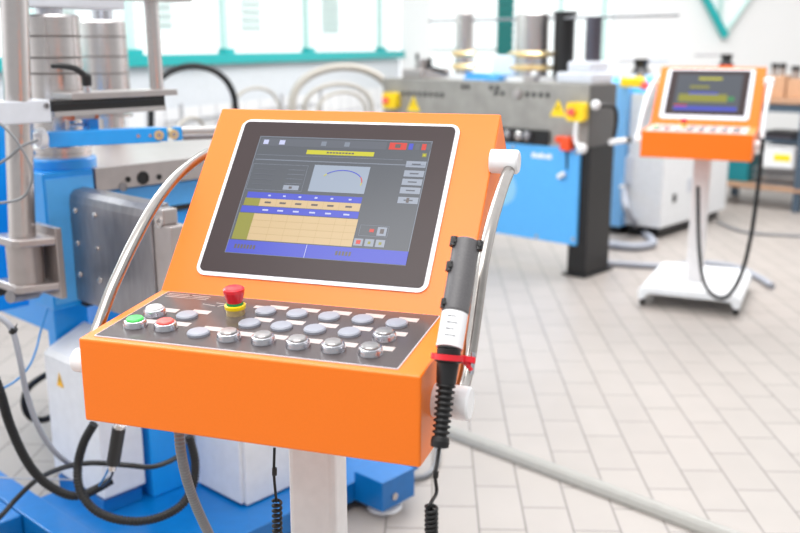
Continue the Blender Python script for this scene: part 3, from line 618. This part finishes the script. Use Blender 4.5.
g = MB(); g.box(.05, .3, .66, .98, 1.172, 1.186, BLUEL); g.box(.12, .2, .78, 1.02, 1.19, 1.215, BLUE); g.box(.0, .2, .66, .76, 1.172, 1.21, BLUEL); p2(g, 'blue_guard', .004)
g = MB(); g.box(.28, .42, .70, .92, 1.172, 1.33, WHITEP); p2(g, 'white_box', .006)
g = MB(); g.box(.30, .46, .25, .46, 1.172, 1.2, BLUE); g.ball((.05, .42, 1.22), .02, WHITEP); g.box(.05, .2, .42, .5, 1.172, 1.21, MILL); p2(g, 'mounting_plate', .003)
tag(N2, 'second blue bending machine with brass-ringed rollers on a grey beam, blurred behind foreground console', 'bending machine', 'blue roller bending machines')

# ================================================================== THIRD MACHINE: WHITE CABINET AND BLUE COLUMN
C3 = G(660, 229, .08); C3.z = 0; N3 = empty('machine_cabinet', C3, TH)
wR = onV(C3, 0, 726, 200).x; vL = onU(C3, 0, 625, 200).y
g = MB(); g.box(0, wR, 0, vL, .08, 1.05, WHITEP); body3 = g.build('cabinet_body', N3, .01)
g = MB(); g.box(.05, wR-.05, .04, vL, .02, .08, BLACKM); g.build('plinth', N3)
g = MB(); g.prism([(0, 1.05), (wR*.6, 1.05), (wR*.6, 1.16), (.06, 1.16)], .05, vL+.2, 'y', BLUEL); g.build('top_cover', N3, .006)
q0, q1 = onU(C3, -.02, 641, 118), onU(C3, -.02, 660, 76); g = MB(); g.cyl(q0, q1, .03, WHITEP, n=14); g.build('diagonal_strut', N3)
g = MB(); q = onV(C3, 0, 674, 198); g.box(q.x-.02, q.x+.02, -.01, 0, q.z-.03, q.z+.03, BLACK); q = onV(C3, 0, 690, 185); g.box(q.x-.04, q.x+.04, -.006, 0, q.z-.05, q.z+.05, LGREY); g.build('door_lock', body3)
q = onU(C3, 0, 627, 170); g = MB(); g.box(-.02, 0, q.y-.05, q.y+.05, q.z-.1, q.z+.1, LGREY); g.build('side_socket', body3)
q = onU(C3, 0, 624, 186); g = MB(); g.ball((-.03, q.y, q.z), .025, WHITEP); g.build('hose_coupling', N3)
tag(N3, 'large white machine cabinet behind the distant orange console', 'cabinet')
v0b, v1b = vL+.005, onU(C3, 0, 612, 200).y+.15
K3 = empty('machine_column', C3+B*v0b, TH)
g = MB(); g.box(-.05, .35, .0, v1b-v0b, .06, 1.13, mat('pale_blue_paint', (128, 190, 242), .45)); g.build('column_body', K3, .006)
g = MB(); g.box(.0, .3, .02, v1b-v0b-.02, 0, .06, BLACKM); g.build('plinth', K3)
q = onU(C3, -.08, 632, 83); yy = q.y-v0b; g = MB(); g.box(-.13, -.052, -.15, .02, 1.10, 1.17, YEL); o = g.build('stop_box', K3, .01)
g = MB(); g.lathe([(.012, 0), (.03, .012), (.028, .04), (0, .042)], (-.11, -.15, 1.115), (-.3, -1, 0), REDB, 16); g.build('stop_knob', o)
tag(K3, 'tall pale blue machine column between black machine leg and white cabinet', 'machine column')
def cross(name, px, py, pl, pr, Y, zbase, label, cap=None, col_=BLACKM):
    a = P(px, py, Y); o = empty(name, (a.x, a.y, zbase)); w = .055
    g = MB(); g.cyl((0, 0, 0), (0, 0, a.z-zbase), w*.75, STEEL, n=20); g.lathe([(0, a.z-zbase-.10), (w*1.3, a.z-zbase-.10), (w*.8, a.z-zbase-.06), (w, a.z-zbase), (0, a.z-zbase)], (0, 0, 0), (0, 0, 1), col_, 20); g.build('spindle', o)
    l = P(pl, py, Y).x-a.x; r = P(pr, py, Y).x-a.x
    g = MB(); g.cyl((l, 0, a.z-zbase-.01), (r, 0, a.z-zbase-.01), .009, mat('silver_grey_bar', (170, 170, 174), .4, .4), n=10); g.build('cross_bar', o)
    if cap: g = MB(); g.cyl((0, 0, a.z-zbase-.15), (0, 0, a.z-zbase-.10), .07, cap, n=20); g.build('collar', o)
    tag(o, label, 'spindle', 'spindles with thin cross bars'); return o
pc = C3+A*.25+B*(vL*.35)
cross('cross_spindle', 641.5, 59, 619, 668, pc.y, 1.161, 'dark spindle with thin cross bar, left of the distant orange console')

# ================================================================== HOSES ON THE FLOOR NEAR FAR CONSOLE
cable('grey_floor_hose', [P(624, 188, 6.9), P(627, 210, 6.6), G(640, 229, .03), G(652, 240, .03), G(652, 244, .03), G(635, 247, .03), G(612, 245, .03), G(585, 243, .03)], .028, GREYC, 'thick grey hose hanging from white cabinet and folding back along the floor', 'hose')
cable('grey_floor_hose', [G(575, 262, .02), G(620, 264, .02), G(665, 266, .02), G(700, 263, .02), G(735, 267, .02), G(758, 277, .02), G(772, 286, .02)], .02, GREYC, 'long grey hose on floor passing behind base of distant orange console', 'hose')
cable('black_cable', [P(763, 138, 4.35), P(760, 170, 4.35), P(752, 230, 4.35), P(742, 272, 4.35), P(729, 295, 4.35), P(716, 297, 4.4), P(704, 282, 4.6), P(699, 245, 4.75), P(698, 186, 4.82)], .010, BLACKR, 'black cable hanging in a long loop from the distant orange console')
cable('thin_floor_cable', [G(718, 222, .012), G(745, 232, .012), G(800, 236, .012), G(830, 238, .012)], .010, GREYD, 'thin cable on floor right of white cabinet in front of shelf bench')

# ================================================================== WORK BENCH WITH SHELF
C4 = G(796, 212, 0); N4 = empty('work_bench', C4, TH)
def uz(px, py, u0=0): return onU(C4, u0, px, py)
zs = uz(797, 189).z; zt4 = uz(797, 103).z; vE = uz(722, 180).y
for u_ in (0, .55):
    for v_ in (0, vE+.1):
        g = MB(); g.box(u_-.03, u_+.03, v_-.03, v_+.03, 0, zt4-.03, SLATE); g.build('leg', N4)
g = MB(); g.box(-.05, .62, -.7, vE+.35, zt4-.01, zt4+.03, WOOD); g.build('bench_top', N4, .003)
g = MB(); g.box(-.03, .60, -.65, vE+.15, zt4-.08, zt4-.011, SLATE); g.build('top_rail', N4)
g = MB(); g.box(-.04, .6, -.65, vE+.15, zs-.03, zs, WOOD); g.build('lower_shelf', N4, .003)
zm = uz(797, 142).z
g = MB(); g.box(.05, .58, -.6, vE+.1, zm-.02, zm, SLATE); g.build('middle_shelf', N4)
tag(N4, 'work bench with wooden boards and slate grey legs against the far right wall', 'work bench')
def bx4(name, pl, pr, pt_, zb, dep, mt, label, cat, u0=.1, group=None, extra=None):
    a, b_ = onU(C4, u0, pl, pt_), onU(C4, u0, pr, pt_); v1_, v0_ = a.y, b_.y; H = max(.03, a.z-zb)
    e_ = empty(name, C4+A*u0+B*v0_+Vector((0, 0, zb)), TH)
    g = MB(); g.box(0, dep, 0, v1_-v0_, 0, H, mt); g.build('box_body', e_, .006)
    if extra: extra(e_, v1_-v0_, H, dep)
    tag(e_, label, cat, group); return e_
def flaps(e_, w, H, d): g = MB(); g.box(-.004, d+.004, w*.48, w*.52, H, H+.003, mat('packing_tape', (215, 190, 150), .35)); g.build('packing_tape', e_)
def lid(mt):
    def f(e_, w, H, d): g = MB(); g.box(-.01, d+.01, -.01, w+.01, H, H+.02, mt); g.build('lid', e_, .004)
    return f
bx4('cardboard_box', 768, 786, 76, zt4+.032, .3, CARD, 'brown cardboard box on bench top, the left one beside distant console', 'box', .1, 'cardboard boxes on the bench', flaps)
bx4('cardboard_box', 787.5, 815, 79, zt4+.031, .3, CARD, 'brown cardboard box on bench top at the right edge of photo', 'box', .1, 'cardboard boxes on the bench', flaps)
def ylab(e_, w, H, d):
    g = MB(); g.box(-.003, 0, .03, .03+.14, H*.35, H*.7, YEL); g.build('yellow_label', e_); lid(WHITEP)(e_, w, H, d)
bx4('storage_box', 762, 795, 147, onU(C4, .06, 780, 168).z, .35, WHITEP, 'white storage box with yellow label under bench', 'box', .06, None, ylab)
bx4('storage_box', 728, 749, 158, zs+.002, .35, mat('teal_box', (10, 122, 132), .5), 'teal box on lower bench shelf just right of white cabinet', 'box', .1, None, lid(mat('teal_lid', (12, 100, 112), .5)))
bx4('tool_case', 765, 792, 133, zm+.003, .25, mat('dark_grey_case', (92, 86, 92), .5), 'flat dark grey tool case on the middle shelf of the bench', 'case', .15, None, lid(BLACKM))
# wire basket under the white box
zk = onU(C4, .06, 780, 168).z
e_ = empty('wire_basket', C4+A*.06+B*0.06+Vector((0, 0, zs)), TH); Hk = zk-zs-.012; g = MB(); wk = min(.6, onU(C4, .06, 754, 175).y-.06)
for k in range(12): x = wk*k/11; g.cyl((0, x, 0.006), (0, x, Hk), .004, GREYD, n=6); g.cyl((.36, x, 0.006), (.36, x, Hk), .004, GREYD, n=6); g.cyl((0, x, .004), (.36, x, .004), .004, GREYD, n=6)
for zz in (.004, Hk*.5, Hk):
    for u_ in (0, .36): g.cyl((u_, 0, zz), (u_, wk, zz), .005, GREYD, n=6)
    for v_ in (0, wk): g.cyl((0, v_, zz), (.36, v_, zz), .005, GREYD, n=6)
g.build('basket_wires', e_); tag(e_, 'grey wire basket on lower bench shelf underneath white storage box', 'basket')
q = onU(C4, .35, 727, 54); qw = C4+A*.35+B*q.y
cross('cross_spindle', 727, 54, 695, 730, qw.y, zt4+.031, 'black spindle with orange collar and thin bar above distant orange console', ORRED, BLACK)
for px, lb in ((774, 'black cap jar standing on the left cardboard box'), (782, 'black cap jar, second from left on the cardboard boxes'), (795, 'wider black cap jar on the right cardboard box')):
    bxo = onU(C4, .2, px, 77 if px < 786 else 80); e_ = empty('jar', C4+A*.2+B*bxo.y+Vector((0, 0, onU(C4, .1, 768 if px < 786 else 787.5, 76 if px < 786 else 79).z+.007)), TH)
    rj = .028 if px < 786 else .036
    g = MB(); g.lathe([(0, 0), (rj, 0), (rj, .06), (0, .06)], (0, 0, .0), (0, 0, 1), mat('grey_jar', (150, 140, 135), .4), 18); g.build('jar_body', e_)
    g = MB(); g.lathe([(rj*1.08, .06), (rj*1.08, .1), (0, .1)], (0, 0, 0), (0, 0, 1), BLACK, 18); g.build('cap', e_)
    tag(e_, lb, 'jar', 'jars on the cardboard boxes')

# ================================================================== HOSE ARCHES BY THE LEFT WALL
def arch(name, pl, pt_, pr, Y, r, mt, label):
    (xl, yl), (xr_, yr), top = pl, pr, pt_
    xc = (xl+xr_)/2; pts = []
    a, b_ = P(xl, yl, Y), P(xr_, yr, Y+.35); zt_ = P(xc, top, Y+.17).z
    low = max(.03, min(a.z, b_.z)-.0)
    pts = [Vector((a.x-.02, a.y, .1)), Vector((a.x-.03, a.y, low*.5))]
    for k in range(13):
        t = PI*k/12; w = (1-math.cos(t))/2
        base = a.lerp(b_, w); pts.append(Vector((base.x, base.y, base.z+(zt_-base.z)*math.sin(t)**.8)))
    pts += [Vector((b_.x+.03, b_.y, low*.5)), Vector((b_.x+.02, b_.y, .1))]
    return cable(name, pts, r, mt, label, 'hose', 12, k=5, group='curved hoses in front of the left wall')
arch('arched_hose', (151, 112), 66, (236, 112), 5.0, .018, BLACKR, 'black hose arching up in front of teal window sill at left')
arch('arched_hose', (292, 110), 67, (394, 112), 6.6, .028, BEIGEH, 'thick beige hose arching up under the window sill behind foreground console')
arch('arched_hose', (304, 112), 84, (372, 112), 6.9, .017, BEIGEH, 'thinner beige hose arch inside the thick beige one')
arch('arched_hose', (318, 114), 92, (366, 114), 7.4, .014, BEIGEH, 'smallest beige hose arch, innermost of the three behind console')
arch('arched_hose', (232, 115), 88, (280, 115), 6.4, .011, BEIGEH, 'pale hose arch left of the thick beige one')
arch('arched_hose', (176, 140), 118, (206, 140), 5.0, .010, BEIGEH, 'low pale hose arch seen just above the steel slide rod')
# small storage rack (thin verticals) by the wall
RK = empty('wire_rack', P(262, 160, 7.2).xy.to_3d(), 1.17)
for x in (-1.0, -.33, .33, 1.0):
    for y in (0, .3):
        g = MB(); g.cyl((x, y, 0), (x, y, 1.02), .014, mat('rack_wire', (186, 186, 188), .4, .3), n=8); g.build('upright', RK)
for z_ in (.35, .62, .90):
    g = MB()
    for y in (0, .1, .2, .3): g.cyl((-1, y, z_), (1, y, z_), .007, mat('rack_wire', (186, 186, 188), .4), n=6)
    for k in range(11): g.cyl((-1+.2*k, 0, z_), (-1+.2*k, .3, z_), .005, mat('rack_wire', (186, 186, 188), .4), n=6)
    g.build('wire_shelf', RK)
tag(RK, 'open wire rack standing by left wall behind the curved hoses', 'rack')

# ================================================================== SETTING
TYAW, TW, TOFF, TL = .0356, .1395, .2841, .2766
fm = brickmat('floor_tiles', (172, 164, 158), (168, 160, 154), (108, 102, 97), TL, TW, .0026, .42, bump=.25)
me = bpy.data.meshes.new('floor'); X0, X1, Yf0, Yf1 = -7, 8, -1.5, 11
me.from_pydata([(X0, Yf0, 0), (X1, Yf0, 0), (X1, Yf1, 0), (X0, Yf1, 0), (X0, Yf0, -.1), (X1, Yf0, -.1), (X1, Yf1, -.1), (X0, Yf1, -.1)], [], [(0, 1, 2, 3), (7, 6, 5, 4), (0, 4, 5, 1), (1, 5, 6, 2), (2, 6, 7, 3), (3, 7, 4, 0)])
uvl = me.uv_layers.new(name='UVMap'); nv = Vector((math.cos(TYAW), -math.sin(TYAW))); mv = Vector((math.sin(TYAW), math.cos(TYAW)))
j1 = G(460, 506.4).xy.dot(mv)                # a joint of the column between lines -1 and 0
for lp in me.loops:
    p = Vector(me.vertices[lp.vertex_index].co[:2])
    uvl.data[lp.index].uv = (p.dot(mv)-j1+100*TL, p.dot(nv)-TOFF+TW+200*TW)
me.materials.append(fm); fo = bpy.data.objects.new('floor', me); COL.objects.link(fo); fo['kind'] = 'structure'

WALL = mat('wall_white', (244, 244, 243), .7, noise=.01)
WTH = math.atan2(.918, .395); WD = Vector((.395, .918, 0)).normalized(); WN = Vector((WD.y, -WD.x, 0))
W0 = Vector((0.0, 10.0, 0)); Wm = Matrix.Translation(W0) @ Matrix.Rotation(WTH, 4, 'Z')    # local x along wall (away), y to its back (left)
def ws(px):                                   # distance along the left wall seen at px
    r = ray(px, 60); d = W0-CO; t = d.dot(WN)/r.dot(WN); return (CO+r*t-W0).dot(WD)
bt = brickmat('wall_tiles', (242, 242, 242), (238, 238, 239), (188, 188, 192), .2, .2, .007, .3, offset=0, bump=.1)
def uvbox(mb, name):
    o = struct(mb, name); me = o.data; uv = me.uv_layers.new(name='UVMap')
    inv = (Matrix.Rotation(-WTH, 4, 'Z'))
    for lp in me.loops:
        c = inv @ me.vertices[lp.vertex_index].co.to_4d(); uv.data[lp.index].uv = (c.x, c.z)
    return o
g = MB(Wm); g.box(-8, 0, 0, .2, 0, .98, bt); uvbox(g, 'wall_left')
g = MB(Wm); g.box(-8, 0, 0, .2, .98, 1.262, mat('wall_band_grey', (216, 220, 224), .6)); struct(g, 'wall_left_upper')
g = MB(Wm); g.box(-8, 0, 0, .2, 3.3, 3.6, WALL); struct(g, 'wall_left_top')
g = MB(Wm); g.box(-8, -.0, -.06, .12, 1.268, 1.338, TEAL); struct(g, 'trim_1', 'teal window sill')
edges = [ws(x) for x in (40, 135, 228, 309.5, 382)]
for i, s_ in enumerate(edges):
    g = MB(Wm); g.box(s_-.022, s_+.022, .0, .05, 1.34, 3.3, TEALP); g.box(s_-.05, s_+.05, -.03, .05, 1.338, 1.375, TEAL); struct(g, 'trim_%d' % (i+2), 'pale green window post on a teal foot')
edges = [-8] + edges + [0]
for i, (a, b_) in enumerate(zip(edges[:-1], edges[1:])):
    g = MB(Wm); g.box(a+.023, b_-.023, .03, .035, 1.345, 3.29, GLASS); w = struct(g, 'window_%d' % (i+1), 'window pane with thin blind slats behind')
    if b_-a > .3:
        s2 = MB(Wm); z_ = 1.42
        while z_ < 3.2: s2.box(a+.06, b_-.06, .06, .075, z_, z_+.006, mat('blind_slat', (236, 240, 240), .6)); z_ += .06
        s2.v = [p-w.location for p in s2.v]; so = s2.build('blind_slats', w)
        if 0 < i < 5:
            c0 = a+(b_-a)*.28; s3 = MB(Wm); s3.box(c0, c0+(b_-a)*.22, .09, .10, 1.5, 3.2, mat('roller_blind', (238, 244, 242), .7)); s3.v = [p-w.location for p in s3.v]; s3.build('roller_blind', w)
# end wall across the far side
def wx(px, Y=10): return P(px, 60, Y).x
zq = P(400, 80, 10).z
g = MB(); g.box(0, 2.24, 10, 10.2, 0, zq, WALL); struct(g, 'wall_back_lower')
g = MB(); g.box(wx(401), wx(431), 9.98, 10.2, zq, 3.6, WALL); struct(g, 'wall_back_pier')
g = MB(); g.box(0, 2.24, 10, 10.2, 3.3, 3.6, WALL); struct(g, 'wall_back_top')
g = MB(); g.box(2.241, 7.5, 10, 10.2, 0, 3.6, WALL); struct(g, 'wall_back')
g = MB(); g.box(2.3, 7.4, 9.975, 10, 0, .1, mat('baseboard_dark', (110, 104, 102), .6)); struct(g, 'baseboard_back')
posts = [(497, 512, TEALD), (557, 562, TEALP), (600, 606, TEALP)]
for i, (pa, pb_, mt) in enumerate(posts):
    g = MB(); g.box(wx(pa), wx(pb_), 9.99, 10.08, zq, 3.3, mt)
    if i == 0:
        z_ = zq+.02
        while z_ < 3.2: g.box(wx(pa)-.01, wx(pb_)+.01, 9.97, 9.99, z_, z_+.04, TEALD); z_ += .075
    struct(g, 'trim_%d' % (i+10), 'dark teal slatted window post' if i == 0 else 'pale green window post')
zz = P(400, 17, 10).z
for i, (a, b_) in enumerate(((431, 497), (512, 557), (562, 600))):
    g = MB(); g.box(wx(a), wx(b_), 10.04, 10.045, zq, 3.3, GLASS); struct(g, 'window_%d' % (i+11), 'bright window above the second bending machine')
g = MB(); g.box(wx(431), wx(497), 10.0, 10.03, P(400, 52, 10).z, P(400, 48, 10).z, mat('pale_grey_bar', (205, 214, 212), .5)); struct(g, 'trim_14')
# hanging V shaped teal window on the white wall
g = MB(); y_ = 9.97; a, b_, c = P(699, -12, y_), P(723.5, 35, y_), P(756, -12, y_); up = (a-b_).normalized()
def bar(p, q, w, mt, y0, y1):
    d_ = (q-p); n_ = Vector((-d_.z, 0, d_.x)).normalized()*w/2
    vs = [p-n_, q-n_, q+n_, p+n_]; g.add([(v_.x, y0, v_.z) for v_ in vs]+[(v_.x, y1, v_.z) for v_ in vs], [(0, 1, 2, 3), (7, 6, 5, 4), (0, 4, 5, 1), (1, 5, 6, 2), (2, 6, 7, 3), (3, 7, 4, 0)], mt)
bar(b_+(b_-a).normalized()*.02, b_+(a-b_)*3, .06, TEAL, 9.9, 9.985); bar(b_, b_+(c-b_)*3, .022, TEALP, 9.92, 9.985)
m_ = P(719, 20, y_); bar(m_, m_+Vector((.02, 0, 1)), .03, TEALP, 9.93, 9.98)
tf = struct(g, 'trim_15', 'teal V shaped frame on the white wall')
g = MB(); g.poly([(b_.x, 9.99, b_.z), (b_.x+(c-b_).x*3, 9.99, b_.z+(c-b_).z*3), (b_.x+(a-b_).x*3, 9.99, b_.z+(a-b_).z*3)], mat('bright_pane', (252, 253, 254), .3)); struct(g, 'window_14', 'triangular white pane inside the teal frame')

# ================================================================== LIGHT
w = bpy.data.worlds.new('world'); S.world = w; w.use_nodes = True; bg = w.node_tree.nodes['Background']
bg.inputs[0].default_value = (.97, .985, 1, 1)
nt = w.node_tree; tc = nt.nodes.new('ShaderNodeTexCoord'); dt = nt.nodes.new('ShaderNodeVectorMath'); dt.operation = 'DOT_PRODUCT'; dt.inputs[1].default_value = (-.25, .8, .45)
mr = nt.nodes.new('ShaderNodeMapRange'); mr.interpolation_type = 'SMOOTHSTEP'
for k_, v_ in ((1, -.6), (2, .5), (3, .5), (4, 1.42)): mr.inputs[k_].default_value = v_
nt.links.new(tc.outputs['Generated'], dt.inputs[0]); nt.links.new(dt.outputs['Value'], mr.inputs[0]); nt.links.new(mr.outputs[0], bg.inputs[1])
def area(name, loc, size, pw, rot, col=(1, 1, 1)):
    l = bpy.data.lights.new(name, 'AREA'); l.shape = 'RECTANGLE'; l.size, l.size_y = size; l.energy = pw; l.color = col
    o = bpy.data.objects.new(name, l); o.location = loc; o.rotation_euler = rot; COL.objects.link(o)
area('overhead_fill', (-.6, .4, 3.4), (2.5, 1.2), 52, (math.radians(20), 0, 0), (1, .98, .95))  # added fill light without a fixture, brightens the console front
area('overhead_fill_far', (2.0, 6.5, 3.5), (3, 2), 165, (0, 0, 0))  # unseen fill added to lift the far wall and floor
area('overhead_fill_left', (-1.4, 3.4, 3.4), (2, 2), 55, (0, 0, 0))  # extra fill over the near machine, stands for no real lamp
area('window_daylight', (-3.0, 4.6, 3.0), (2.5, 1.5), 110, (math.radians(-22), math.radians(-38), 0), (.96, .98, 1))
S.view_settings.view_transform = 'Standard'; S.view_settings.look = 'None'; S.view_settings.gamma = 1
S.view_settings.exposure = .2; S.view_settings.use_curve_mapping = False
